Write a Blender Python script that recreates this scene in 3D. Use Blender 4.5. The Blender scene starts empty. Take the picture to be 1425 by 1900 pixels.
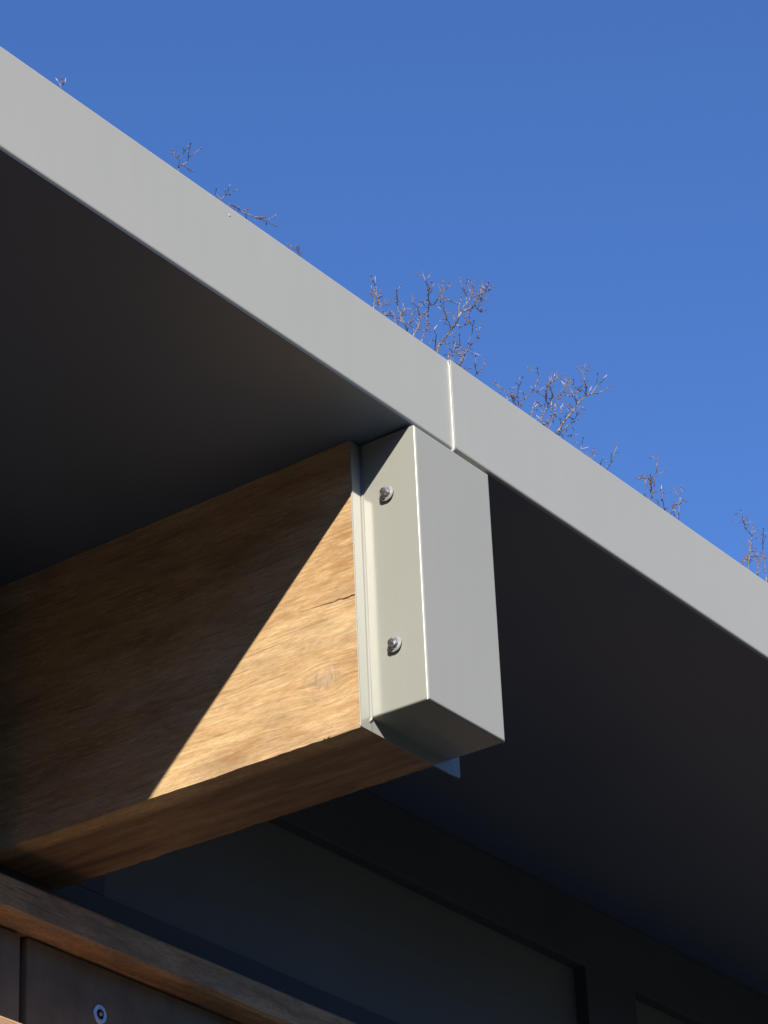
import bpy, bmesh, math, random
from mathutils import Vector, Matrix, noise

random.seed(11)
R = math.radians
sc = bpy.context.scene
col = sc.collection

# ---------------------------------------------------------------- camera
cam_data = bpy.data.cameras.new('camera')
cam = bpy.data.objects.new('camera', cam_data)
col.objects.link(cam)
cam_data.sensor_fit = 'VERTICAL'
cam_data.sensor_height = 36.0
cam_data.lens = 36.0 * 5927.564 / 1900.0
cam_data.clip_start = 0.05
cam_data.clip_end = 6000
cam.matrix_world = Matrix((
    (0.5856812, -0.3666141, -0.7228912, -2.7242901),
    (-0.8095458, -0.3087758, -0.4992926, -1.8345905),
    (-0.0401636, 0.8776398, -0.4776351, -1.9012863),
    (0, 0, 0, 1)))
sc.camera = cam

# ---------------------------------------------------------------- light
SUN_DIR = Vector((1.33, 1.0, -0.97)).normalized()      # the way the light travels
elev = math.asin(-SUN_DIR.z)
azim = math.atan2(-SUN_DIR.x, -SUN_DIR.y)              # clockwise from +Y
world = bpy.data.worlds.new('World')
sc.world = world
world.use_nodes = True
wn = world.node_tree
wn.nodes.clear()
sky = wn.nodes.new('ShaderNodeTexSky')
sky.sky_type = 'NISHITA'
sky.sun_disc = False
sky.sun_elevation = elev
sky.sun_rotation = azim
sky.altitude = 200
sky.air_density = 1.0
sky.dust_density = 0.0
sky.ozone_density = 10.0
bg = wn.nodes.new('ShaderNodeBackground')
bg.inputs['Strength'].default_value = 0.146
wo = wn.nodes.new('ShaderNodeOutputWorld')
hs = wn.nodes.new('ShaderNodeHueSaturation')
hs.inputs['Hue'].default_value = 0.506
hs.inputs['Saturation'].default_value = 1.02
wn.links.new(sky.outputs[0], hs.inputs['Color'])
wn.links.new(hs.outputs[0], bg.inputs['Color'])
wn.links.new(bg.outputs[0], wo.inputs['Surface'])

sd = bpy.data.lights.new('sun', 'SUN')
sd.energy = 5.0
sd.angle = R(0.53)
sd.color = (1.0, 0.94, 0.85)
sun = bpy.data.objects.new('sun', sd)
col.objects.link(sun)
sun.rotation_euler = SUN_DIR.to_track_quat('-Z', 'Y').to_euler()
sun.location = (-8, -6, 6)

sc.view_settings.view_transform = 'Standard'
sc.view_settings.look = 'None'
sc.view_settings.gamma = 1.0
sc.view_settings.exposure = 0.3
sc.view_settings.use_curve_mapping = False
sc.render.engine = 'CYCLES'
sc.cycles.use_denoising = True
sc.cycles.max_bounces = 10
sc.cycles.diffuse_bounces = 6
sc.cycles.blur_glossy = 0.3

# ---------------------------------------------------------------- helpers
class NT:
    """small wrapper for writing node materials"""
    def __init__(self, name):
        self.m = bpy.data.materials.new(name)
        self.m.use_nodes = True
        self.t = self.m.node_tree
        self.b = self.t.nodes['Principled BSDF']
    def n(self, typ, **kw):
        nd = self.t.nodes.new('ShaderNode' + typ)
        for k, v in kw.items():
            setattr(nd, k, v)
        return nd
    def link(self, a, b):
        self.t.links.new(a, b)
    def put(self, sock, v):
        if hasattr(v, 'is_linked'):
            self.link(v, sock)
        else:
            sock.default_value = v
    def math(self, op, a, b=None, c=None, clamp=False):
        nd = self.n('Math', operation=op, use_clamp=clamp)
        for i, v in enumerate((a, b, c)):
            if v is not None:
                self.put(nd.inputs[i], v)
        return nd.outputs[0]
    def xyz(self):
        tc = self.n('TexCoord')
        s = self.n('SeparateXYZ')
        self.link(tc.outputs['Object'], s.inputs[0])
        return tc.outputs['Object'], s.outputs[0], s.outputs[1], s.outputs[2]
    def comb(self, x, y, z):
        c = self.n('CombineXYZ')
        for i, v in enumerate((x, y, z)):
            self.put(c.inputs[i], v)
        return c.outputs[0]
    def scaled(self, vec, s):
        mp = self.n('Mapping')
        self.link(vec, mp.inputs['Vector'])
        mp.inputs['Scale'].default_value = s
        return mp.outputs[0]
    def noise(self, vec, scale, detail=4, rough=0.55, dist=0.0):
        nd = self.n('TexNoise')
        self.link(vec, nd.inputs['Vector'])
        nd.inputs['Scale'].default_value = scale
        nd.inputs['Detail'].default_value = detail
        nd.inputs['Roughness'].default_value = rough
        nd.inputs['Distortion'].default_value = dist
        return nd.outputs['Fac']
    def ramp(self, fac, stops, interp='LINEAR'):
        r = self.n('ValToRGB')
        r.color_ramp.interpolation = interp
        e = r.color_ramp.elements
        while len(e) < len(stops):
            e.new(0.5)
        for el, (p, c) in zip(e, stops):
            el.position = p
            el.color = (*c, 1) if len(c) == 3 else c
        self.put(r.inputs[0], fac)
        return r.outputs[0]
    def mix(self, fac, a, b, blend='MIX'):
        nd = self.n('Mix', data_type='RGBA', blend_type=blend)
        self.put(nd.inputs[0], fac)
        self.put(nd.inputs[6], (*a, 1) if isinstance(a, tuple) else a)
        self.put(nd.inputs[7], (*b, 1) if isinstance(b, tuple) else b)
        return nd.outputs[2]
    def bump(self, h, strength, dist):
        nd = self.n('Bump')
        nd.inputs['Strength'].default_value = strength
        nd.inputs['Distance'].default_value = dist
        self.link(h, nd.inputs['Height'])
        self.link(nd.outputs[0], self.b.inputs['Normal'])
    def rng(self, v, a, b, c, d):
        nd = self.n('MapRange')
        nd.clamp = True
        self.put(nd.inputs[0], v)
        for i, q in enumerate((a, b, c, d)):
            nd.inputs[i + 1].default_value = q
        return nd.outputs[0]


def coated_metal(name, base, metallic, rough, warm=0.02, spec=0.8, wave=0.3):
    k = NT(name)
    v, x, y, z = k.xyz()
    n1 = k.noise(v, 3.0, 3, 0.5)
    n2 = k.noise(v, 900.0, 2, 0.6)
    lo = tuple(q * (1 - warm) for q in base)
    hi = tuple(q * (1 + warm) for q in base)
    c = k.ramp(n1, [(0.3, lo), (0.7, hi)])
    st = k.noise(k.scaled(v, (60, 60, 2.2)), 1.0, 3, 0.6)
    wash = k.rng(st, 0.40, 0.62, 0.990, 1.004)
    c = k.mix(1.0, c, k.comb(wash, wash, wash), 'MULTIPLY')
    k.put(k.b.inputs['Base Color'], c)
    k.b.inputs['Metallic'].default_value = metallic
    k.put(k.b.inputs['Roughness'], k.rng(n1, 0.3, 0.7, rough - 0.015, rough + 0.015))
    k.b.inputs['Specular IOR Level'].default_value = spec
    h = k.math('ADD', k.math('MULTIPLY', n2, 0.02), k.math('MULTIPLY', k.noise(v, 7.0, 1), 1.0))
    k.bump(h, wave, 0.0010)
    return k.m


def timber(name, axis, light, mid, dark, knots=(), cracks=0.25, scrape=None, grey=0.0, stains=(), under_dark=False, weather=0.36, spec=0.5):
    """long grain along the local axis (0 = x, 1 = y); knots = (along, height, radius)"""
    k = NT(name)
    v, x, y, z = k.xyz()
    a, c = (x, y) if axis == 0 else (y, x)
    warp = k.noise(k.comb(k.math('MULTIPLY', a, 2.2), k.math('MULTIPLY', c, 6), k.math('MULTIPLY', z, 6)), 1.0, 3)
    zz = k.math('ADD', z, k.math('MULTIPLY', k.math('SUBTRACT', warp, 0.5), 0.03))
    knot_mask = None
    for (ka, kz, kr) in knots:
        da = k.math('SUBTRACT', a, ka)
        dz = k.math('SUBTRACT', z, kz)
        d2 = k.math('ADD', k.math('POWER', k.math('DIVIDE', da, kr * 1.3), 2.0), k.math('POWER', k.math('DIVIDE', dz, kr), 2.0))
        g = k.math('POWER', 2.718, k.math('MULTIPLY', d2, -1.0))
        zz = k.math('SUBTRACT', zz, k.math('MULTIPLY', k.math('MULTIPLY', g, dz), 0.8))
        g2 = k.math('POWER', 2.718, k.math('MULTIPLY', d2, -2.2))
        knot_mask = g2 if knot_mask is None else k.math('MAXIMUM', knot_mask, g2)
    cc = k.math('ADD', c, k.math('MULTIPLY', k.math('SUBTRACT', warp, 0.5), 0.004))
    V = k.comb(a, cc, zz)
    # the mapping stretches along the grain: V is (along, across, height)
    fig = k.noise(k.scaled(V, (2.2, 34, 38)), 1.0, 6, 0.62, 0.25)
    fib = k.noise(k.scaled(V, (26, 420, 420)), 1.0, 3, 0.6)
    fine = k.noise(k.scaled(V, (85, 560, 560)), 1.0, 4, 0.75)
    blot = k.noise(k.scaled(V, (5.5, 13, 15)), 1.0, 6, 0.66, 0.5)
    base = k.ramp(fig, [(0.25, dark), (0.44, mid), (0.62, light)])
    tone = k.ramp(blot, [(0.30, (0.76, 0.64, 0.53)), (0.45, (0.94, 0.89, 0.83)), (0.64, (1.10, 1.10, 1.08))])
    base = k.mix(1.0, base, tone, 'MULTIPLY')
    f = k.rng(fib, 0.36, 0.66, 0.84, 1.10)
    base = k.mix(1.0, base, k.comb(f, f, f), 'MULTIPLY')
    f2 = k.rng(fine, 0.34, 0.66, 0.80, 1.15)
    base = k.mix(1.0, base, k.comb(f2, f2, f2), 'MULTIPLY')
    lines = k.noise(k.scaled(V, (9, 190, 190)), 1.0, 2, 0.5)
    pale = k.noise(k.scaled(V, (30, 430, 430)), 1.0, 1, 0.5)
    base = k.mix(k.rng(pale, 0.62, 0.68, 0.0, 0.42), base, (0.86, 0.66, 0.38) if not grey else (0.6, 0.5, 0.4))
    pores = k.noise(k.scaled(V, (55, 520, 520)), 1.0, 1, 0.5)
    base = k.mix(k.rng(pores, 0.66, 0.71, 0.0, 0.38), base, tuple(q * 0.5 for q in dark))
    red = k.noise(k.scaled(V, (9, 26, 30)), 1.0, 7, 0.72, 0.3)
    base = k.mix(k.rng(red, 0.50, 0.68, 0.0, 0.38), base, (0.40, 0.205, 0.085))
    wthr = k.noise(k.scaled(V, (7, 17, 20)), 1.0, 7, 0.7, 0.2)
    base = k.mix(k.rng(wthr, 0.48, 0.66, 0.0, weather), base, (0.23, 0.165, 0.115))
    dl = k.rng(lines, 0.64, 0.72, 0.0, cracks)
    base = k.mix(dl, base, tuple(q * 0.45 for q in dark))
    if knot_mask is not None:
        kp = k.noise(k.comb(k.math('MULTIPLY', a, 55), c, k.math('MULTIPLY', z, 34)), 1.0, 4, 0.65)
        base = k.mix(k.math('MULTIPLY', knot_mask, k.rng(kp, 0.38, 0.56, 0.0, 0.5)), base, (0.54, 0.42, 0.30))
        kn = k.noise(k.comb(k.math('MULTIPLY', a, 190), c, k.math('MULTIPLY', z, 42)), 1.0, 2, 0.5)
        km = k.math('MULTIPLY', knot_mask, k.rng(kn, 0.53, 0.60, 0.0, 0.6))
        base = k.mix(km, base, (0.22, 0.12, 0.06))
    for (sa, sz, ra, rz, amt) in stains:
        da = k.math('DIVIDE', k.math('SUBTRACT', a, sa), ra)
        dz = k.math('DIVIDE', k.math('SUBTRACT', z, sz), rz)
        g = k.math('POWER', 2.718, k.math('MULTIPLY', k.math('ADD', k.math('MULTIPLY', da, da), k.math('MULTIPLY', dz, dz)), -1.0))
        sn = k.noise(k.scaled(V, (34, 60, 120)), 1.0, 4, 0.65)
        base = k.mix(k.math('MULTIPLY', g, k.rng(sn, 0.36, 0.62, 0.0, amt)), base, (0.36, 0.165, 0.05))
    if under_dark:  # streaky dark brown beyond the left face, so on the underside
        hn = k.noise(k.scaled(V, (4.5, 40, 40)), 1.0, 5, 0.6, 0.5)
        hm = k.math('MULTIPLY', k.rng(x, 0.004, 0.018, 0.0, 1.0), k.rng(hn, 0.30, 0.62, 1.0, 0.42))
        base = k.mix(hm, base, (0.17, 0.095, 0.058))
    if grey:
        gn = k.noise(k.scaled(V, (7, 16, 22)), 1.0, 5, 0.6)
        base = k.mix(k.rng(gn, 0.45, 0.7, 0.0, grey), base, (0.52, 0.43, 0.33))
    if scrape:
        sa, sz = scrape
        da = k.math('DIVIDE', k.math('SUBTRACT', a, sa), 0.035)
        dz = k.math('DIVIDE', k.math('SUBTRACT', z, sz), 0.03)
        g = k.math('POWER', 2.718, k.math('MULTIPLY', k.math('ADD', k.math('MULTIPLY', da, da), k.math('MULTIPLY', dz, dz)), -1.0))
        sn = k.noise(k.scaled(V, (260, 8, 9)), 1.0, 2, 0.5)
        base = k.mix(k.math('MULTIPLY', g, k.rng(sn, 0.5, 0.62, 0.0, 0.5)), base, (0.55, 0.42, 0.26))
    k.put(k.b.inputs['Base Color'], base)
    k.put(k.b.inputs['Roughness'], k.rng(blot, 0.3, 0.7, 0.62, 0.48))
    k.b.inputs['Specular IOR Level'].default_value = spec
    h = k.math('ADD', k.math('MULTIPLY', fib, 0.6), k.math('MULTIPLY', lines, -0.5))
    k.bump(h, 0.5, 0.0012)
    return k.m


def plain(name, lo, hi, scale, rough, metallic=0.0, bump=0.0, stretch=(1, 1, 1), spec=0.5):
    k = NT(name)
    v, *_ = k.xyz()
    n = k.noise(k.scaled(v, stretch), scale, 6, 0.62)
    k.put(k.b.inputs['Base Color'], k.ramp(n, [(0.3, lo), (0.7, hi)]))
    k.put(k.b.inputs['Roughness'], k.rng(n, 0.3, 0.7, rough - 0.05, rough + 0.05))
    k.b.inputs['Metallic'].default_value = metallic
    k.b.inputs['Specular IOR Level'].default_value = spec
    if bump:
        k.bump(n, 0.6, bump)
    return k.m


def link_mesh(name, bm, mat, parent=None, origin=(0, 0, 0), smooth=False, weighted=False):
    """bm is built in world coordinates; the object's own origin is put at `origin`"""
    o3 = Vector(origin)
    bmesh.ops.translate(bm, verts=bm.verts, vec=-o3)
    bmesh.ops.recalc_face_normals(bm, faces=bm.faces)
    me = bpy.data.meshes.new(name)
    bm.to_mesh(me)
    bm.free()
    me.materials.append(mat)
    if smooth or weighted:
        for p in me.polygons:
            p.use_smooth = True
    ob = bpy.data.objects.new(name, me)
    col.objects.link(ob)
    if weighted:
        w = ob.modifiers.new('weighted_normal', 'WEIGHTED_NORMAL')
        w.weight = 100
        w.mode = 'FACE_AREA'
        w.keep_sharp = True
    if parent is not None:
        ob.parent = parent
        ob.location = o3 - world_loc(parent)
    else:
        ob.location = o3
    return ob


def world_loc(o):
    v = Vector((0, 0, 0))
    while o is not None:
        v += Vector(o.location)
        o = o.parent
    return v


def thing(name, label, cat, loc=(0, 0, 0), group=None):
    o = bpy.data.objects.new(name, None)
    o.empty_display_size = 0.1
    o.location = loc
    col.objects.link(o)
    o['label'] = label
    o['category'] = cat
    if group:
        o['group'] = group
    return o


def add_box(bm, lo, hi):
    x0, y0, z0 = lo
    x1, y1, z1 = hi
    v = [bm.verts.new(p) for p in ((x0, y0, z0), (x1, y0, z0), (x1, y1, z0), (x0, y1, z0),
                                   (x0, y0, z1), (x1, y0, z1), (x1, y1, z1), (x0, y1, z1))]
    for f in ((0, 3, 2, 1), (4, 5, 6, 7), (0, 1, 5, 4), (1, 2, 6, 5), (2, 3, 7, 6), (3, 0, 4, 7)):
        bm.faces.new([v[i] for i in f])
    return v


def bevel_all(bm, w, seg=3, pick=None):
    e = [q for q in bm.edges if pick is None or pick(q)]
    bmesh.ops.bevel(bm, geom=e, offset=w, segments=seg, profile=0.5, affect='EDGES', clamp_overlap=True)


def box_obj(name, lo, hi, mat, parent, bevel=0.0, seg=3, origin=None, pick=None):
    bm = bmesh.new()
    add_box(bm, lo, hi)
    if bevel:
        bevel_all(bm, bevel, seg, pick)
    return link_mesh(name, bm, mat, parent, origin if origin is not None else lo, weighted=bool(bevel))


def add_tube(bm, pts, radii, sides=6):
    pts = [Vector(p) for p in pts]
    rings = []
    up = Vector((0.3, 0.9, 0.2)).normalized()
    for i, p in enumerate(pts):
        d = (pts[min(i + 1, len(pts) - 1)] - pts[max(i - 1, 0)])
        d = d.normalized() if d.length > 1e-9 else Vector((0, 0, 1))
        u = d.cross(up)
        u = u.normalized() if u.length > 1e-4 else Vector((1, 0, 0))
        w = d.cross(u)
        rings.append([bm.verts.new(p + (u * math.cos(t) + w * math.sin(t)) * radii[i])
                      for t in (2 * math.pi * q / sides for q in range(sides))])
    for a, b in zip(rings, rings[1:]):
        for q in range(sides):
            bm.faces.new((a[q], a[(q + 1) % sides], b[(q + 1) % sides], b[q]))
    bm.faces.new(rings[0][::-1])
    bm.faces.new(rings[-1])


def extrude_profile(bm, prof, x0, x1, nseg=1):
    """closed profile of (y, z) points swept along x"""
    rings = []
    for i in range(nseg + 1):
        x = x0 + (x1 - x0) * i / nseg
        rings.append([bm.verts.new((x, y, z)) for y, z in prof])
    n = len(prof)
    for a, b in zip(rings, rings[1:]):
        for q in range(n):
            bm.faces.new((a[q], a[(q + 1) % n], b[(q + 1) % n], b[q]))
    bm.faces.new(rings[0])
    bm.faces.new(rings[-1][::-1])


def arc(cy, cz, r, a0, a1, n):
    return [(cy + r * math.cos(R(a0 + (a1 - a0) * i / n)), cz + r * math.sin(R(a0 + (a1 - a0) * i / n))) for i in range(n + 1)]

# ---------------------------------------------------------------- dimensions (metres)
CW, CD, CH = 0.157, 0.0789, 0.360        # cap width, depth, height
LIP_L, LIP_R, LIP_B = 0.019, 0.0185, 0.016
FT, FB = 0.131, 0.003                     # fascia top and bottom
JX = 0.083                                # joint in the fascia
WALL = 0.665                              # window plane
X0, X1 = -6.0, 9.0
GROUND = -3.5

# ---------------------------------------------------------------- materials
M_fascia = coated_metal('grey_coated_steel', (0.488, 0.480, 0.412), 0.10, 0.38, spec=0.5)
M_cap = coated_metal('grey_satin_metal', (0.405, 0.400, 0.340), 0.06, 0.24, spec=0.32, wave=0.03)
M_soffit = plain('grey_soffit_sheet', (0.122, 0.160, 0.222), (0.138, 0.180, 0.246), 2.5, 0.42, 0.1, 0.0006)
M_deck = plain('roof_growing_mat', (0.05, 0.04, 0.028), (0.13, 0.10, 0.07), 30, 0.95, 0, 0.01)
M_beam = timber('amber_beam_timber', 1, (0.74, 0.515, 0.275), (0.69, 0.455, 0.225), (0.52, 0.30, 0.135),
                knots=((0.051, 0.074, 0.020),), cracks=0.40, scrape=(0.37, 0.035), under_dark=True,
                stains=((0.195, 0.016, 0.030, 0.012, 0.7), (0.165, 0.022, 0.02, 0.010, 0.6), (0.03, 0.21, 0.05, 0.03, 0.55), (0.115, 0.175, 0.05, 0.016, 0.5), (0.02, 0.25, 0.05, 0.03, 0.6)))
M_rail = timber('weathered_rail_timber', 0, (0.84, 0.52, 0.29), (0.70, 0.41, 0.21), (0.30, 0.155, 0.075),
                knots=((0.55, 0.04, 0.02),), cracks=0.6, grey=0.25, weather=0.6, spec=0.15)
M_frame = plain('dark_window_frame', (0.105, 0.105, 0.108), (0.125, 0.125, 0.128), 8, 0.55, 0.0, spec=0.12)
M_glass = plain('dim_grey_glass', (0.195, 0.188, 0.165), (0.245, 0.235, 0.205), 1.6, 0.2, 0.0, 0.0, spec=0.12)
M_panel = plain('dark_wall_board', (0.14, 0.115, 0.08), (0.29, 0.24, 0.17), 14, 0.75, 0, 0.0015, (1, 1, 0.6))
M_base = plain('dark_stained_base', (0.02, 0.02, 0.02), (0.04, 0.038, 0.035), 9, 0.8)
M_gap = plain('black_recess', (0.012, 0.012, 0.012), (0.02, 0.02, 0.02), 10, 0.9)
M_zinc = plain('zinc_plated_steel', (0.58, 0.58, 0.55), (0.74, 0.74, 0.70), 140, 0.34, 0.55, 0.0003)
M_head = plain('dull_screw_head', (0.30, 0.30, 0.29), (0.55, 0.55, 0.53), 260, 0.30, 0.85, 0.0004)
M_washer = plain('galvanised_washer', (0.55, 0.57, 0.60), (0.72, 0.73, 0.75), 120, 0.36, 0.9, 0.0003)
M_rubber = plain('black_rubber', (0.015, 0.015, 0.017), (0.03, 0.03, 0.032), 60, 0.7)
M_ground = plain('asphalt_ground', (0.020, 0.022, 0.026), (0.044, 0.047, 0.053), 18, 0.95, 0, 0.02)

M_sky_block = plain('sky_block_green', (0.03, 0.04, 0.018), (0.08, 0.085, 0.04), 1.6, 0.9, 0, 0.3)  # dark green for the added hill that blocks low sky light

# ---------------------------------------------------------------- ground
bm = bmesh.new()
q = [bm.verts.new(p) for p in ((-2500, -2500, GROUND), (2500, -2500, GROUND), (2500, 2500, GROUND), (-2500, 2500, GROUND))]
bm.faces.new(q)
g = link_mesh('ground', bm, M_ground)
g['kind'] = 'structure'
# added unseen hill behind the camera, cuts the sky light under the eaves
bm = bmesh.new()
NA, NR = 150, 26
grid = []
for i in range(NA + 1):
    an = R(95 + 250 * i / NA)
    row = []
    for j in range(NR + 1):
        t = j / NR
        d = 11 + 34 * t
        x, y = d * math.cos(an), d * math.sin(an)
        s = min(1.0, t * 2.4)
        s = s * s * (3 - 2 * s)
        hgt = s * (9.7 + 1.5 * noise.noise((x * 0.09, y * 0.09, 3)))
        hgt += min(1.0, t * 6) * (0.9 * noise.noise((x * 0.45, y * 0.45, 8)) + 0.5 * noise.noise((x * 1.1, y * 1.1, 1)))
        row.append(bm.verts.new((x, y, GROUND - 0.3 + hgt)))
    grid.append(row)
for i in range(NA):
    for j in range(NR):
        bm.faces.new((grid[i][j], grid[i + 1][j], grid[i + 1][j + 1], grid[i][j + 1]))
hl = link_mesh('sky_block_hill', bm, M_sky_block, None, (0, 0, GROUND), smooth=True)
hl['kind'] = 'structure'

# ---------------------------------------------------------------- roof edge
roof = thing('roof', 'flat roof edge with long grey metal fascia above dark soffit', 'roof', (0, 0, 0.02))
T = 0.0016


def fascia_bm(x0, x1, yf):
    """folded sheet: return leg, rounded bottom fold, face, rounded top fold, cover going back"""
    r = 0.0045
    outer = ([(0.0056, FB)] + arc(yf + r, FB + r, r, 270, 180, 6) + arc(yf + 0.003, FT - 0.003, 0.003, 180, 90, 5)
             + [(0.16, FT - 0.004)])
    ri = r - T
    inner = ([(0.16, FT - 0.004 - T)] + arc(yf + 0.003, FT - 0.003, 0.003 - T, 90, 180, 5)
             + arc(yf + r, FB + r, ri, 180, 270, 6) + [(0.0056, FB + T)])
    bm = bmesh.new()
    extrude_profile(bm, outer + inner, x0, x1, 1)
    return bm


STEP = 0.0030
panel_l = link_mesh('fascia_panel', fascia_bm(X0, JX + 0.03, 0.0), M_fascia, roof, (-0.3, 0, 0), smooth=False)
panel_r = link_mesh('fascia_panel', fascia_bm(JX + 0.0035, X1, -STEP), M_fascia, roof, (0.3, 0, 0), smooth=False)
# turned edge of the overlapping panel
bm = bmesh.new()
pts = [(JX + 0.002, 0.10, FT - 0.0035), (JX + 0.002, 0.012, FT - 0.0025), (JX + 0.002, 0.0005, FT - 0.004), (JX + 0.002, -0.0009, FT - 0.012),
       (JX + 0.002, -0.0009, 0.03), (JX + 0.0018, -0.0012, 0.012), (JX + 0.0014, -0.0012, 0.0035), (JX + 0.0012, 0.002, 0.0006), (JX + 0.0012, 0.010, -0.0002)]
add_tube(bm, pts, [0.0016] * 5 + [0.0018, 0.0024, 0.0022, 0.0018], 10)
link_mesh('joint_edge', bm, M_fascia, roof, (JX, 0, 0.06), smooth=True)
# little raised blemish in the coating
bm = bmesh.new()
bmesh.ops.create_uvsphere(bm, u_segments=12, v_segments=8, radius=0.0019, matrix=Matrix.Translation((-0.347, 0.0002, 0.118)) @ Matrix.Diagonal((1, 0.55, 1, 1)))
link_mesh('rivet', bm, M_fascia, panel_l, (-0.347, 0, 0.118), smooth=True)
# soffit: one sheet, falling slightly towards the wall
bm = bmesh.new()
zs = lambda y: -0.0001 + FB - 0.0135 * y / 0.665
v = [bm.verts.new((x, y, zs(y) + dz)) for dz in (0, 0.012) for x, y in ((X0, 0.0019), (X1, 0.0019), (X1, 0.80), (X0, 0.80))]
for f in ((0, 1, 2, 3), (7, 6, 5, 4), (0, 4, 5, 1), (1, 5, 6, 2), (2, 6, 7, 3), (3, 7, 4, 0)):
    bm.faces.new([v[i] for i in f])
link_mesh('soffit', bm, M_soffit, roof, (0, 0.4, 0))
box_obj('roof_deck', (X0, 0.02, 0.03), (X1, 6.0, 0.10), M_deck, roof, origin=(0, 3, 0.06))

# ---------------------------------------------------------------- timber beam
BX0, BX1, BY0, BZ0 = -0.0175, 0.127, CD + 0.0012, -CH - LIP_B
beam = thing('timber_beam', 'thick amber timber beam under the roof, sun and shadow on its side', 'beam', (-0.018, CD, BZ0))
beam_y1 = WALL - 0.004
bm = bmesh.new()
rnd = random.Random(3)
# outline of the side face (y, z) with the split that runs in from the beam end
NB = 90
low = []
for i in range(NB + 1):
    y = BY0 + (beam_y1 - BY0) * i / NB
    low.append((y, BZ0 + 0.0011 * noise.noise((y * 22, 0.3, 1)) + 0.0006 * noise.noise((y * 90, 2, 1))))
top = [(beam_y1, zs(beam_y1) - 0.0005), (BY0, zs(BY0) - 0.0005)]
crack_u = [(BY0, -0.2058)]
crack_l = [(BY0, -0.2072)]
nC = 26
for i in range(1, nC):
    t = i / nC
    y = BY0 + 0.088 * t
    zc = -0.2065 + 0.004 * t + 0.0016 * noise.noise((t * 9, 7, 2)) + 0.0007 * noise.noise((t * 31, 1, 2))
    wd = (0.0022 * (1 - t) + 0.0003) * (0.75 + 0.5 * rnd.random())
    crack_u.append((y, zc + wd * 0.5))
    crack_l.append((y, zc - wd * 0.5))
crack = crack_u + [(BY0 + 0.088, -0.2027)] + crack_l[::-1]
face = low + top + crack
vf = [bm.verts.new((BX0, y, z)) for y, z in face]
bm.faces.new(vf)
nl = len(low)
# walls of the split, 9 mm into the timber
off = nl + len(top)
vb = [bm.verts.new((BX0 + 0.009, y, z)) for y, z in crack]
for i in range(len(crack) - 1):
    bm.faces.new((vf[off + i], vf[off + i + 1], vb[i + 1], vb[i]))
# underside with a chipped far edge
vr = []
for i in range(NB + 1):
    y = low[i][0]
    chip = max(0.0, noise.noise((y * 14, 5, 4)) - 0.15) * 0.005 + max(0.0, noise.noise((y * 70, 8, 4)) - 0.1) * 0.0035
    vr.append(bm.verts.new((BX1 - chip - 0.0012 * abs(noise.noise((y * 60, 3, 3))), y, BZ0 + 0.0012 * noise.noise((y * 30, 9, 1)))))
for i in range(NB):
    bm.faces.new((vf[i], vf[i + 1], vr[i + 1], vr[i]))
vr2 = [bm.verts.new((BX1, p.co.y, p.co.z + 0.006)) for p in vr]
for i in range(NB):
    bm.faces.new((vr[i], vr[i + 1], vr2[i + 1], vr2[i]))
ta, tb = bm.verts.new((BX1, top[0][0], top[0][1])), bm.verts.new((BX1, top[1][0], top[1][1]))
bm.faces.new(vr2 + [ta, tb])
bm.faces.new((vf[nl], vf[nl + 1], tb, ta))                         # top
bm.faces.new((vf[nl - 1], vf[nl], ta, vr2[-1], vr[-1]))            # far end
bm.faces.new([vf[nl + 1]] + [vf[off]] + [vb[0], vb[-1]] + [vf[-1], vf[0], vr[0], vr2[0], tb])
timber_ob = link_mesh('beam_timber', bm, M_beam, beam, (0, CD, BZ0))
# splinter lifting from the lower edge
bm = bmesh.new()
add_tube(bm, [(BX0 + 0.001, 0.135, BZ0 + 0.001), (BX0 - 0.0008, 0.1285, BZ0 - 0.0005), (BX0 - 0.0018, 0.1225, BZ0 + 0.0024)], [0.0011, 0.0009, 0.0002], 5)
link_mesh('splinter', bm, M_beam, beam, (-0.018, CD, 0.0))

# ---------------------------------------------------------------- metal cap on the beam end
cap = thing('beam_cap', 'folded grey metal cap with two screws on the beam end', 'beam cap', (0, CD, -CH))
YF = -0.0025
bm = bmesh.new()
add_box(bm, (0, YF, -CH), (CW, CD - 0.0002, -0.0005))
fr = lambda e: abs(e.verts[0].co.y - YF) < 1e-6 and abs(e.verts[1].co.y - YF) < 1e-6
bevel_all(bm, 0.0032, 7, fr)
bmesh.ops.bevel(bm, geom=[e for e in bm.edges if all(abs(v.co.z + CH) < 1e-6 for v in e.verts) and abs(e.verts[0].co.y - e.verts[1].co.y) > 0.02],
                offset=0.0030, segments=5, profile=0.5, affect='EDGES')
link_mesh('cap_box', bm, M_cap, cap, (0, 0, -0.18))


def lip(x0, x1, z0, z1, cut_l=0.0, cut_r=0.0):
    """flat 1.6 mm lip in the plane of the beam end; cut_* mitre the lower corners"""
    bm = bmesh.new()
    y0, y1 = CD - 0.0009, CD + 0.0009
    pf = [(x0 + cut_l, z0), (x1 - cut_r, z0), (x1, z0 + abs(cut_r)), (x1, z1), (x0, z1), (x0, z0 + abs(cut_l))]
    a = [bm.verts.new((x, y0, z)) for x, z in pf]
    b = [bm.verts.new((x, y1, z)) for x, z in pf]
    n = len(pf)
    bm.faces.new(a)
    bm.faces.new(b[::-1])
    for i in range(n):
        bm.faces.new((a[i], a[(i + 1) % n], b[(i + 1) % n], b[i]))
    bmesh.ops.remove_doubles(bm, verts=bm.verts, dist=1e-6)
    bevel_all(bm, 0.0005, 2)
    return bm


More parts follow.
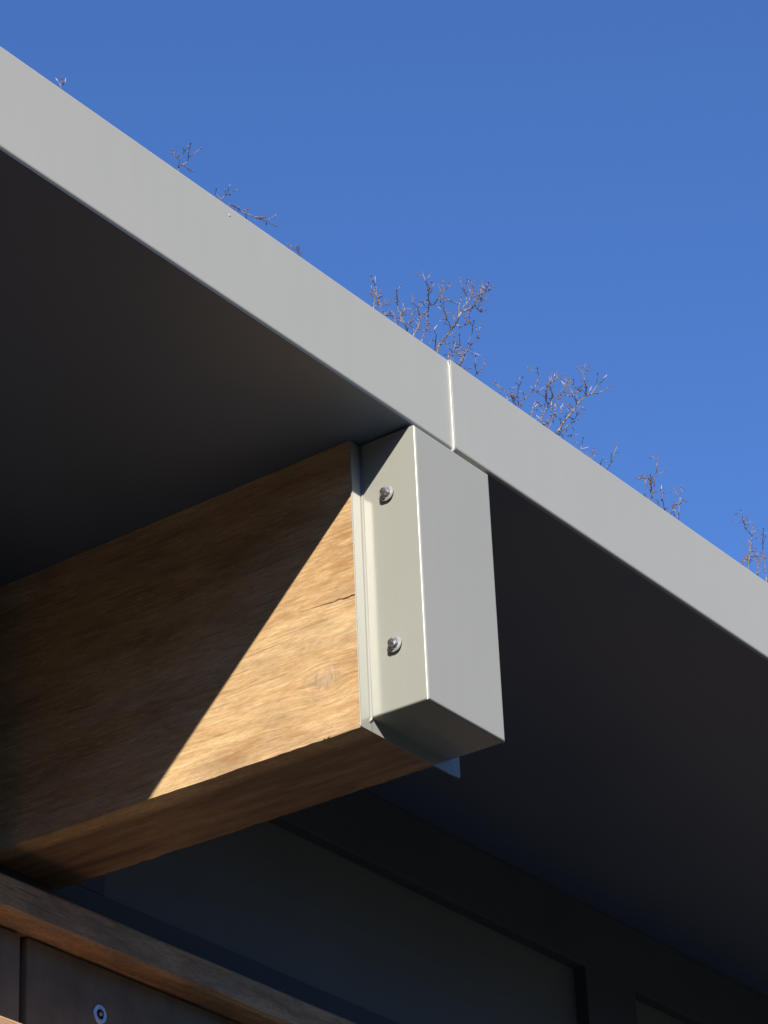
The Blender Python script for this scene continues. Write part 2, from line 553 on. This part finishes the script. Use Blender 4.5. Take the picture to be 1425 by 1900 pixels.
top_z = -0.003
link_mesh('side_lip', lip(-LIP_L, 0.0010, -CH - LIP_B, top_z, 0.0012, 0.0), M_cap, cap, (-LIP_L, CD, -CH))
rl = lip(CW + 0.0006, CW + LIP_R, -CH - LIP_B, top_z, 0.0, 0.0015)
for q in rl.verts:
    q.co.y -= 0.10 * max(0.0, q.co.x - CW - 0.002)
link_mesh('side_lip', rl, M_cap, cap, (CW, CD, -CH))
link_mesh('bottom_lip', lip(0.0014, CW + 0.0002, -CH - LIP_B, -CH - 0.0004, 0.0, 0.0), M_cap, cap, (0, CD, -CH))
# raised folds where the lips leave the box
bm = bmesh.new()
add_tube(bm, [(-0.0003, CD - 0.0016, top_z), (-0.0003, CD - 0.0016, -CH - 0.001), (-0.004, CD - 0.0012, -CH - 0.006)], [0.0017, 0.0017, 0.0008], 14)
link_mesh('fold', bm, M_cap, cap, (0, CD, -CH), smooth=True)


def cone_ring(bm, rings, cy, cz, seg=28):
    """surface of revolution about the x axis; rings = (x, radius)"""
    rr = [[bm.verts.new((x, cy + r * math.cos(2 * math.pi * i / seg), cz + r * math.sin(2 * math.pi * i / seg))) for i in range(seg)] for x, r in rings]
    for a, b in zip(rr, rr[1:]):
        for i in range(seg):
            bm.faces.new((a[i], a[(i + 1) % seg], b[(i + 1) % seg], b[i]))
    bm.faces.new(rr[0][::-1])
    bm.faces.new(rr[-1])


def hex_ring(bm, rings, cy, cz, turn):
    cone = [[bm.verts.new((x, cy + r * math.cos(R(60 * i + turn)), cz + r * math.sin(R(60 * i + turn)))) for i in range(6)] for x, r in rings]
    for a, b in zip(cone, cone[1:]):
        for i in range(6):
            bm.faces.new((a[i], a[(i + 1) % 6], b[(i + 1) % 6], b[i]))
    bm.faces.new(cone[0][::-1])
    bm.faces.new(cone[-1])


def screw(cy, cz, turn):
    bm = bmesh.new()                       # flange of the head and the hexagon on it
    cone_ring(bm, [(-0.0038, 0.0062), (-0.0046, 0.0064), (-0.0056, 0.0058), (-0.0060, 0.0046)], cy, cz)
    hex_ring(bm, [(-0.0055, 0.0052), (-0.0102, 0.0052), (-0.0110, 0.0044)], cy, cz, turn)
    s = link_mesh('screw', bm, M_head, cap, (0, cy, cz))
    bm = bmesh.new()
    cone_ring(bm, [(-0.0027, 0.0096), (-0.0032, 0.0100), (-0.0038, 0.0097), (-0.0043, 0.0080), (-0.0044, 0.0050)], cy, cz)
    link_mesh('washer', bm, M_zinc, s, (0, cy, cz), smooth=False)
    bm = bmesh.new()
    cone_ring(bm, [(-0.0001, 0.0086), (-0.0014, 0.0093), (-0.0028, 0.0092)], cy, cz)
    link_mesh('seal', bm, M_rubber, s, (0, cy, cz))
    bm = bmesh.new()                       # dimple stamped in the head
    cone_ring(bm, [(-0.0109, 0.0029), (-0.0114, 0.0027), (-0.0117, 0.0014)], cy, cz, 14)
    link_mesh('head_boss', bm, M_head, s, (0, cy, cz), smooth=False)


screw(0.0405, -0.0795, 12)
screw(0.0390, -0.2785, 38)

# ---------------------------------------------------------------- clerestory window behind the beam
win = thing('clerestory_window', 'dim clerestory window with wide dark frame below the soffit', 'window', (0, WALL, -0.43))
box_obj('head_rail', (X0, WALL, -0.122), (X1, WALL + 0.06, zs(WALL) - 0.0004), M_frame, win, 0.002, 2, origin=(0, WALL, -0.1))
box_obj('sill_rail', (X0, WALL, -0.47), (X1, WALL + 0.06, -0.355), M_frame, win, 0.002, 2, origin=(0, WALL, -0.4))
PITCH, MW = 1.326, 0.150
first = 0.073 - 4 * PITCH
mull = pane = None
for k in range(11):
    x = first + k * PITCH
    if mull is None:
        mull = box_obj('mullion', (x, WALL, -0.3552), (x + MW, WALL + 0.06, -0.1218), M_frame, win, 0.0015, 2)
        pane = box_obj('glass_pane', (x + MW - 0.01, WALL + 0.022, -0.36), (x + PITCH + 0.01, WALL + 0.028, -0.115), M_glass, win)
    else:
        c = mull.copy()
        col.objects.link(c)
        c.parent = win
        c.location.x = x
        if k < 10:
            c = pane.copy()
            col.objects.link(c)
            c.parent = win
            c.location.x = x + MW - 0.01

# ---------------------------------------------------------------- timber rails on the wall
def rail(label, y0, y1, z0, z1, seed):
    t = thing('timber_rail', label, 'rail', (0, y1, z0), 'timber rails along the wall')
    bm = bmesh.new()
    n = 160
    rr = []
    for i in range(n + 1):
        x = X0 + (X1 - X0) * i / n
        j = lambda s: 0.0016 * noise.noise((x * 7, seed, s)) + 0.001 * noise.noise((x * 25, seed, s + 5))
        c = 0.004
        rr.append([bm.verts.new(p) for p in ((x, y0 + j(1), z0 + c + j(2)), (x, y0 + j(1), z1 - c), (x, y0 + c, z1 + j(3)), (x, y1, z1 + j(4)),
                                             (x, y1, z0 + j(5)), (x, y0 + c + 0.002, z0 + j(6)))])
    for a, b in zip(rr, rr[1:]):
        for i in range(6):
            bm.faces.new((a[i], a[(i + 1) % 6], b[(i + 1) % 6], b[i]))
    bm.faces.new(rr[0])
    bm.faces.new(rr[-1][::-1])
    link_mesh('rail_timber', bm, M_rail, t, (0, y1, z0))
    return t


rail('brown weathered timber rail running in shade beneath the dark window', 0.605, WALL + 0.02, -0.462, -0.4175, 1.0)
rail('sunlit timber rail below the dark wall boards, at the bottom left corner', 0.590, WALL + 0.02, -0.70, -0.606, 4.0)

# ---------------------------------------------------------------- wall below the window
wall = thing('board_wall', 'dark board wall with a bolt and washer below the brown rail', 'wall', (0, WALL, GROUND))
PX, PW = 0.0395, 0.62
gap = 0.013
proto = None
for k in range(-9, 14):
    x = PX + k * PW
    if proto is None:
        proto = box_obj('panel', (x + gap, 0.645, -0.600), (x + PW, 0.663, -0.4655), M_panel, wall, 0.0015, 2)
        ob = proto
    else:
        ob = proto.copy()
        col.objects.link(ob)
        ob.parent = wall
        ob.location.x = proto.location.x + (k + 9) * PW
box_obj('backing', (X0, 0.6665, -0.66), (X1, 0.74, -0.4705), M_gap, wall, origin=(0, 0.67, -0.6))
box_obj('wall_base', (X0, 0.64, GROUND), (X1, 0.74, -0.7005), M_base, wall, origin=(0, 0.64, GROUND))
box_obj('wall_core', (X0, 0.742, GROUND), (X1, 6.0, -0.02), M_gap, wall, origin=(0, 3, GROUND))
# bolt set in the board with a bright washer round a dark hole
bx, bz = 0.188, -0.529


def y_ring(bm, rings, seg=30):
    rr = [[bm.verts.new((bx + r * math.cos(2 * math.pi * i / seg), y, bz + r * math.sin(2 * math.pi * i / seg))) for i in range(seg)] for y, r in rings]
    for a, b in zip(rr, rr[1:]):
        for i in range(seg):
            bm.faces.new((a[i], a[(i + 1) % seg], b[(i + 1) % seg], b[i]))
    return rr


bm = bmesh.new()
rr = y_ring(bm, [(0.6448, 0.0064), (0.6428, 0.0066), (0.6424, 0.0074), (0.6426, 0.0120), (0.6436, 0.0130), (0.6449, 0.0131)])
for i in range(30):
    bm.faces.new((rr[-1][i], rr[-1][(i + 1) % 30], rr[0][(i + 1) % 30], rr[0][i]))
bolt_w = link_mesh('washer', bm, M_washer, wall, (bx, 0.645, bz))
bm = bmesh.new()
rr = y_ring(bm, [(0.6446, 0.0063), (0.6440, 0.0060)])
bm.faces.new(rr[0]); bm.faces.new(rr[1])
link_mesh('bolt_hole', bm, M_rubber, bolt_w, (bx, 0.645, bz))
bm = bmesh.new()
rr = y_ring(bm, [(0.6438, 0.0026), (0.6415, 0.0025), (0.6406, 0.0017), (0.6402, 0.0007)], 14)
bm.faces.new(rr[0]); bm.faces.new(rr[-1])
link_mesh('bolt', bm, M_zinc, bolt_w, (bx, 0.645, bz), smooth=True)

# ---------------------------------------------------------------- leafless shrubs above the fascia
k = NT('twig_bark')
v, x, y, z = k.xyz()
n = k.noise(v, 160, 4, 0.6)
k.put(k.b.inputs['Base Color'], k.ramp(n, [(0.3, (0.09, 0.066, 0.052)), (0.5, (0.21, 0.165, 0.135)), (0.68, (0.46, 0.40, 0.36))]))
k.b.inputs['Roughness'].default_value = 0.55
M_bark = k.m
M_bud = plain('reddish_bud', (0.12, 0.065, 0.045), (0.28, 0.155, 0.105), 90, 0.5)
M_tip = plain('pale_shoot_tip', (0.36, 0.33, 0.34), (0.58, 0.55, 0.56), 120, 0.35)

# one entry a shrub: distance behind the roof edge, then its branches as (thickness in mm, points in tenths of a millimetre)
SHRUBS = [
  (0.3, [
(1,[(-3086,2879,4522),(-3067,2933,4614),(-3022,3011,4728)]),
(1,[(-3073,2878,4528),(-3001,2930,4703)]),
(1,[(-3017,2891,4567),(-2969,2909,4654),(-2935,2929,4734)]),
  ]),
  (0.33, [
(1.3,[(-6,3511,5225),(-36,3463,5324),(-32,3392,5410),(-89,3290,5424)]),
(1.3,[(23,3462,5168),(169,3490,5432),(-44,3274,5478)]),
(0.8,[(-36,3463,5324),(-240,3337,5203)]),
(0.8,[(-32,3392,5410),(-202,3264,5327)]),
  ]),
  (0.36, [
(1.4,[(1320,3857,5561),(1418,3824,5691),(1351,3714,5748)]),
(1,[(1418,3824,5691),(1379,3689,5652),(1330,3572,5619)]),
(0.8,[(1418,3824,5691),(1345,3785,5713)]),
(0.8,[(1004,3684,5412),(905,3596,5398)]),
(1.6,[(1324,3683,5426),(1714,3790,5568),(1531,3460,5239),(2057,3681,5544),(2230,3628,5530)]),
(0.8,[(2195,3735,5626),(2237,3615,5688)]),
(0.8,[(1747,3527,5343),(1648,3511,5254)]),
(0.8,[(1714,3790,5568),(1735,3724,5575)]),
  ]),
  (0.31, [
(1,[(1929,3016,4669),(1713,2886,4602)]),
(1,[(2095,3107,4767),(1770,2884,4625)]),
(0.8,[(2187,3151,4826),(2116,3076,4811)]),
  ]),
  (0.34, [
(3.6,[(5769,3408,5037),(6024,3520,5355),(6316,3592,5664),(6421,3557,5825),(6379,3437,5852),(6340,3357,5912),(6355,3313,5996),(6429,3255,6056),(6661,3287,6253),(6927,3353,6546),(7054,3330,6711),(6989,3216,6762)]),
(1.8,[(6340,3357,5912),(6334,3333,6104),(6417,3349,6246)]),
(1.8,[(6355,3313,5996),(6467,3331,6169),(6679,3373,6384),(6890,3453,6632),(7031,3519,6858)]),
(1.3,[(6564,3350,6271),(6721,3443,6513),(6544,3386,6530),(6521,3409,6689)]),
(1.2,[(6890,3453,6632),(6873,3499,6771)]),
(1.2,[(6927,3353,6546),(6983,3332,6693),(7017,3336,6857)]),
(1,[(6971,3365,6556),(7565,3615,6896)]),
(1.3,[(6698,3296,6267),(6993,3425,6383),(7307,3565,6556)]),
(1,[(6984,3321,6738),(7062,3300,6743)]),
(1.3,[(6478,3240,6057),(6567,3311,5955),(6543,3345,5887),(6372,3363,5780),(6380,3438,5845)]),
(1.2,[(6429,3255,6056),(6431,3271,5874)]),
(1.4,[(6419,3581,5818),(6282,3506,5880),(5902,3299,5723),(5660,3174,5665)]),
(1,[(6130,3489,5761),(5809,3339,5593)]),
(1,[(6332,3541,5886),(6130,3489,5761)]),
(2.4,[(5044,3308,4960),(5268,3381,5218),(5566,3526,5542),(5759,3625,5784),(5926,3612,5939),(5983,3612,6053),(5808,3520,6080),(5540,3319,6022),(5308,3222,5977),(5379,3308,6189)]),
(1.6,[(5983,3612,6053),(5929,3504,5999),(5945,3454,6073),(5875,3335,6019),(5733,3173,5855),(5915,3168,5904),(6265,3311,6078)]),
(1.3,[(5875,3335,6019),(6061,3460,6259),(6087,3510,6395)]),
(1.1,[(5934,3368,6096),(6347,3587,6643)]),
(1.2,[(5760,3471,6083),(5760,3418,6141),(5738,3377,6176)]),
(1,[(5600,3360,6038),(5545,3278,6087)]),
(1.4,[(5941,3645,5975),(5760,3548,5723),(5438,3321,5353),(5191,3176,5054),(5046,3130,4905),(4931,3098,4732)]),
(1,[(5191,3176,5054),(5227,3308,5154)]),
(1.2,[(5941,3645,5975),(5890,3648,5999),(5688,3549,5938)]),
(1.2,[(5759,3625,5784),(5616,3583,5745),(5549,3541,5773),(5331,3478,5719),(5389,3523,5890)]),
(1,[(5560,3561,5709),(5219,3430,5448)]),
(2,[(4963,3351,5014),(4834,3290,5034),(4798,3337,5142),(4958,3486,5402),(4950,3490,5538),(4800,3389,5547),(4679,3307,5561)]),
(1.3,[(4763,3285,5059),(4965,3407,5343),(5113,3479,5521)]),
(1.3,[(4798,3337,5142),(4966,3461,5380)]),
(1.3,[(4857,3298,5041),(4752,3323,5084),(4813,3470,5249),(4678,3423,5210)]),
(1.2,[(5138,3328,5073),(5207,3410,5208),(4950,3327,5136),(5316,3468,5414)]),
(1.2,[(4678,3332,4976),(4800,3464,5194),(4647,3418,5178)]),
(0.9,[(4328,3295,4958),(4448,3311,5084)]),
(1.5,[(3967,3234,4864),(4151,3331,5144),(4342,3426,5382),(4449,3511,5592),(4429,3498,5707)]),
(1.1,[(4151,3331,5144),(4227,3423,5370),(4204,3413,5400)]),
(1.1,[(4342,3426,5382),(4472,3451,5503)]),
(1.1,[(3937,3099,4780),(3957,3093,4862),(4049,3200,5011),(4251,3335,5255)]),
(1,[(3955,3170,4878),(4219,3321,5218)]),
(1.2,[(5913,3506,5359),(5901,3480,5437),(5656,3342,5358),(5735,3350,5476)]),
(1,[(5906,3501,5370),(5560,3351,5138),(5517,3358,5052)]),
(1.1,[(6151,3537,5469),(6077,3414,5316),(6189,3420,5294)]),
(1.8,[(6203,3415,5135),(6519,3535,5440),(6681,3544,5535),(6813,3544,5676),(6863,3507,5764),(6750,3337,5691),(6845,3367,5843)]),
(1.3,[(6813,3544,5676),(6955,3593,5921),(6967,3538,6016),(6884,3469,6076),(6858,3432,6112)]),
(1.2,[(6681,3544,5535),(6713,3603,5715),(6539,3489,5745)]),
(1.1,[(6717,3607,5703),(6348,3476,5524),(6190,3483,5467)]),
(1,[(6693,3446,5534),(6844,3349,5497)]),
(1.5,[(6072,3244,4884),(6414,3386,5239),(6681,3544,5535)]),
(1.1,[(5955,3331,5010),(5997,3346,5105),(6333,3475,5375),(6519,3535,5440)]),
(1,[(6414,3386,5239),(6217,3334,5049),(6035,3189,4830)]),
(1.3,[(6939,3528,5242),(7060,3561,5389),(6601,3312,5251)]),
(1.2,[(6129,3159,4817),(6068,3194,4863),(6488,3293,5085)]),
(1.2,[(7115,3570,5324),(7120,3583,5426),(7285,3629,5568)]),
  ]),
  (0.37, [
(3.4,[(9547,3800,5489),(9693,3739,5734),(9712,3630,5842),(9891,3617,6044),(10087,3653,6264),(10590,3802,6693),(10827,3827,6835),(10869,3744,6968),(10834,3637,6992),(10840,3544,7064)]),
(1.6,[(10827,3827,6835),(10841,3673,6815),(10862,3569,6849),(10960,3533,6937)]),
(2,[(10616,3810,6708),(10560,3759,6783),(10299,3625,6772),(10344,3654,6965)]),
(1.2,[(10314,3639,6913),(10490,3810,7109),(10609,3915,7270)]),
(1.2,[(10669,3812,6790),(10797,3799,6940)]),
(1.2,[(10659,3817,6755),(10342,3697,6628),(10070,3611,6534)]),
(1.2,[(10342,3697,6628),(9932,3574,6401)]),
(1,[(10869,3744,6968),(10741,3635,7093)]),
(1.6,[(10045,3635,6246),(9727,3500,6176),(9813,3590,6344),(10085,3856,6650),(10081,3911,6749)]),
(1.3,[(9713,3494,6136),(9545,3501,6094),(9584,3603,6150),(9580,3744,6170)]),
(1.1,[(10085,3856,6650),(10340,3920,6888)]),
(1.1,[(9991,3849,6580),(10018,3891,6696)]),
(1.3,[(9580,3744,6170),(9855,3789,6440),(10112,3848,6668)]),
(2.4,[(9144,3827,5553),(9347,3880,5772),(9453,3857,5936),(9448,3815,6011),(9459,3768,6093),(9531,3760,6170),(9354,3676,6182),(9133,3582,6139),(9211,3612,6311)]),
(1.3,[(9133,3582,6139),(9330,3635,6297),(9496,3678,6524)]),
(1.2,[(9334,3639,6285),(9755,3784,6606)]),
(1.6,[(9448,3815,6011),(9113,3665,5943),(8969,3712,5973),(8993,3770,6060),(8970,3700,6140),(8999,3679,6239),(8883,3613,6308)]),
(1.1,[(8945,3640,5973),(9029,3568,6062)]),
(1.2,[(9265,3711,6014),(9003,3581,5985)]),
(1.2,[(9331,3737,6038),(9070,3580,6046)]),
(1.6,[(8996,3772,6054),(9040,3884,6024),(8988,3951,5963),(8952,3966,5859),(8718,3920,5674)]),
(1.3,[(8993,3770,6060),(8951,3781,6076)]),
(1.3,[(8988,3951,5963),(8841,3870,5943)]),
(1.2,[(8765,3934,5700),(8436,3730,5689),(8219,3562,5679),(8121,3537,5671)]),
(1.1,[(8219,3562,5679),(8146,3446,5739)]),
(1.2,[(8355,3760,5510),(7992,3577,5443),(8147,3837,5721),(8042,3843,5752)]),
(1.1,[(8132,3660,5387),(8151,3633,5492)]),
(1.1,[(7841,3538,5238),(7818,3535,5272)]),
(1.1,[(8611,3886,5597),(8368,3750,5558),(8091,3611,5456)]),
(2,[(8694,3701,5396),(8880,3760,5610),(8941,3775,5735),(8974,3742,5831),(9231,3795,5890)]),
(1.3,[(8930,3771,5698),(9032,3751,5799)]),
(1.4,[(9054,3593,5333),(9163,3604,5493),(9326,3725,5720),(9412,3738,5873),(9494,3776,6081)]),
(1.3,[(9326,3725,5720),(9190,3533,5602),(9203,3430,5615),(9202,3437,5711),(9240,3426,5770)]),
(1.5,[(9586,3690,5684),(9313,3544,5584),(9190,3533,5602)]),
(1.2,[(9182,3531,5567),(9433,3681,5954)]),
(1.4,[(9448,3825,5890),(9485,3775,6013),(9440,3773,6071)]),
(1.8,[(9612,3813,5554),(9991,3927,5811),(10041,3854,5917),(10096,3838,5951),(10114,3717,5992)]),
(1.3,[(10041,3854,5917),(10160,3938,5828)]),
(1.2,[(10090,3974,5826),(10143,3913,5795)]),
(1,[(10115,3851,5948),(10102,3771,5827)]),
(1,[(10113,3848,5766),(10066,3701,5706)]),
(1.3,[(9753,3656,5855),(10087,3747,6007),(10117,3712,6071),(10213,3694,6155)]),
(1.2,[(10040,3686,6081),(10212,3709,6255),(10387,3740,6361)]),
(1.2,[(9026,3607,5325),(9177,3739,5519),(9113,3830,5664)]),
(1.1,[(9177,3580,5521),(9239,3775,5591)]),
  ]),
  (0.32, [
(1.3,[(9524,3355,5014),(9566,3339,5160),(9485,3262,5208)]),
(1.1,[(9605,3313,5054),(9646,3281,5136)]),
(1.1,[(9402,3105,4765),(9424,3140,4825),(9524,3232,4952)]),
(1.2,[(9449,3111,4751),(9451,3082,4803),(9459,3045,4843)]),
(1.2,[(10211,3425,5096),(10101,3329,5101),(10060,3270,5117)]),
(1.6,[(10428,3443,5120),(10429,3341,5248),(10401,3279,5314),(10441,3224,5485)]),
(1,[(10413,3316,5282),(10289,3242,5315)]),
(1,[(10450,3440,5166),(10420,3419,5247)]),
  ]),
  (0.35, [
(2.2,[(12064,3633,5310),(12111,3587,5546),(12057,3489,5748),(11984,3411,5871),(12047,3396,6102)]),
(1.6,[(12090,3630,5371),(12037,3566,5559),(11509,3275,5474)]),
(1.2,[(11817,3447,5527),(11379,3260,5336),(11079,3193,5191)]),
(1.2,[(12107,3581,5490),(12077,3440,5472)]),
(1.1,[(12105,3666,5365),(12058,3710,5451),(11684,3578,5285)]),
(1.4,[(12388,3565,5240),(12209,3474,5263),(12021,3384,5281),(12195,3475,5615)]),
(1.5,[(12402,3339,5000),(12298,3246,5168),(12760,3464,5634)]),
(1.2,[(12321,3291,4988),(12296,3322,5143),(12474,3440,5362)]),
(1,[(12393,3293,5276),(12874,3550,5765)]),
(1,[(12013,3457,5162),(11962,3436,5185)]),
(1,[(12316,3425,5084),(12397,3488,5204)]),
  ]),
  (0.33, [
(2.4,[(14361,3229,4836),(14465,3224,5139),(14851,3377,5586),(15133,3469,5947),(15112,3427,6072)]),
(1.4,[(15093,3464,5875),(14931,3467,5945),(14285,3170,5761),(14196,3142,5868)]),
(1.1,[(14976,3477,5966),(14889,3357,6028)]),
(1.4,[(13982,3143,4774),(14170,3160,4946),(14461,3235,5194)]),
(1.6,[(15034,3247,5269),(15537,3507,5775),(15431,3436,5923),(15119,3239,5956)]),
(1.6,[(14498,3189,4825),(14678,3130,4969),(14945,3130,5141)]),
(1.2,[(14734,3246,5056),(15202,3432,5533),(14676,3283,5275)]),
(1,[(14720,3342,5467),(14827,3472,5635)]),
(1,[(15488,3462,5928),(15379,3336,6002)]),
(1,[(14159,3129,5787),(14287,3285,5908)]),
  ]),
]

LABELS = [
    'tiny tuft of bare twigs just above the fascia, leftmost of all',
    'two thin bare shoots forming a narrow V above the left fascia',
    'low bare shrub with one long twig leaning right along the fascia edge',
    'barely showing pair of twig tips left of the tall fan shaped shrub',
    'widest bare shrub, a fan of many branches left of the fascia joint',
    'bushy bare shrub with its longest branch leaning right, right of the joint',
    'few short bare twigs with one pale tip, right of the bushy shrub',
    'slender upright bare shrub with one tall shoot among shorter twigs',
    'bare shrub cut off by the right edge of the picture',
]


def sample(pts, step):
    """resample a branch with slight wander so that it is not a chain of straight bars"""
    out = [pts[0]]
    for a, b in zip(pts, pts[1:]):
        n = max(1, int((b - a).length / step))
        for i in range(1, n + 1):
            p = a.lerp(b, i / n)
            if i < n:
                p = p + Vector((noise.noise(p * 150), noise.noise(p * 150 + Vector((9, 1, 4))), noise.noise(p * 150 + Vector((3, 7, 2))))) * 0.0016
            out.append(p)
    return out


def add_bud(bm, p, d, r, l):
    d = d.normalized()
    add_tube(bm, [p, p + d * l * 0.3, p + d * l * 0.65, p + d * l], [r * 0.5, r, r * 0.75, r * 0.12], 5)


for si, (ys, branches) in enumerate(SHRUBS):
    rn = random.Random(40 + si)
    allp = [Vector(p) * 1e-4 for th, ps in branches for p in ps]
    cx = sum(p.x for p in allp) / len(allp)
    base = Vector((cx, ys + 0.03, 0.10))
    sh = thing('bare_shrub', LABELS[si], 'shrub', base, 'bare shrubs above the roof edge')
    stem, twig, bud, tip = bmesh.new(), bmesh.new(), bmesh.new(), bmesh.new()
    placed = []
    for th, ps in branches:
        P = [Vector(p) * 1e-4 for p in ps]
        r = th * 0.50e-3
        # a branch starts on another one, or grows out of the base
        joined = placed and min((P[0] - q).length for q in placed) < 0.009
        if joined:
            j = min(placed, key=lambda q: (P[0] - q).length)
            P[0] = j
        elif not placed or th >= 1.0:
            d0 = (P[1] - P[0]).normalized()
            b0 = base + Vector((rn.uniform(-.03, .03), rn.uniform(-.03, .03), -0.004))
            m1 = P[0] - d0 * 0.03 - Vector((0, 0, 0.02))
            m2 = b0.lerp(m1, 0.5) + Vector((0, 0, -0.02))
            add_tube(stem, sample([b0, m2, m1, P[0]], 0.03), [r * 1.5] * 0 + [r * (1.6 - 0.5 * i / max(1, len(sample([b0, m2, m1, P[0]], 0.03)) - 1)) for i in range(len(sample([b0, m2, m1, P[0]], 0.03)))], 6)
        S = sample(P, 0.006)
        n = len(S) - 1
        tgt = twig
        add_tube(tgt, S, [max(0.00045, r * (1.05 - 0.55 * i / max(n, 1))) for i in range(n + 1)], 6)
        placed += S
        # end of the shoot: pale tip on some, bud on the rest
        d = (S[-1] - S[-2])
        if rn.random() < 0.38:
            d.normalize()
            L = rn.uniform(0.006, 0.012)
            add_tube(tip, [S[-1] - d * L, S[-1], S[-1] + d * 0.003], [r * 0.6 + 0.0003, r * 0.5 + 0.0002, 0.0002], 6)
        else:
            add_bud(bud, S[-1], d, 0.0010, 0.005)
        # short spurs and buds along it
        for i in range(1, n):
            if rn.random() < 0.55:
                ax = (S[i + 1] - S[i]).normalized()
                side = ax.cross(Vector((rn.uniform(-1, 1), rn.uniform(-.6, .6), rn.uniform(-1, 1)))).normalized()
                dd = (ax * rn.uniform(0.3, 0.9) + side).normalized()
                if rn.random() < 0.33:
                    L = rn.uniform(0.006, 0.020)
                    m = S[i] + dd * L * 0.5 + Vector((0, 0, 0.001))
                    e = S[i] + dd * L + Vector((0, 0, 0.003))
                    add_tube(twig, [S[i], m, e], [0.0006, 0.0005, 0.0004], 5)
                    add_bud(bud, e, e - m, 0.0009, 0.004)
                    if rn.random() < 0.5:
                        s2 = side.cross(ax)
                        add_tube(twig, [m, m + (dd + s2).normalized() * 0.008], [0.0005, 0.0004], 5)
                        add_bud(bud, m + (dd + s2).normalized() * 0.008, dd + s2, 0.0009, 0.004)
                else:
                    add_bud(bud, S[i] + side * r * 0.6, dd, rn.uniform(0.0007, 0.0012), rn.uniform(0.003, 0.006))
    for nm, b, m in (('stem', stem, M_bark), ('crown', twig, M_bark), ('bud', bud, M_bud), ('shoot_tip', tip, M_tip)):
        if len(b.verts):
            ob = link_mesh(nm, b, m, sh, base, smooth=True)
            ob['kind'] = 'stuff'
        else:
            b.free()
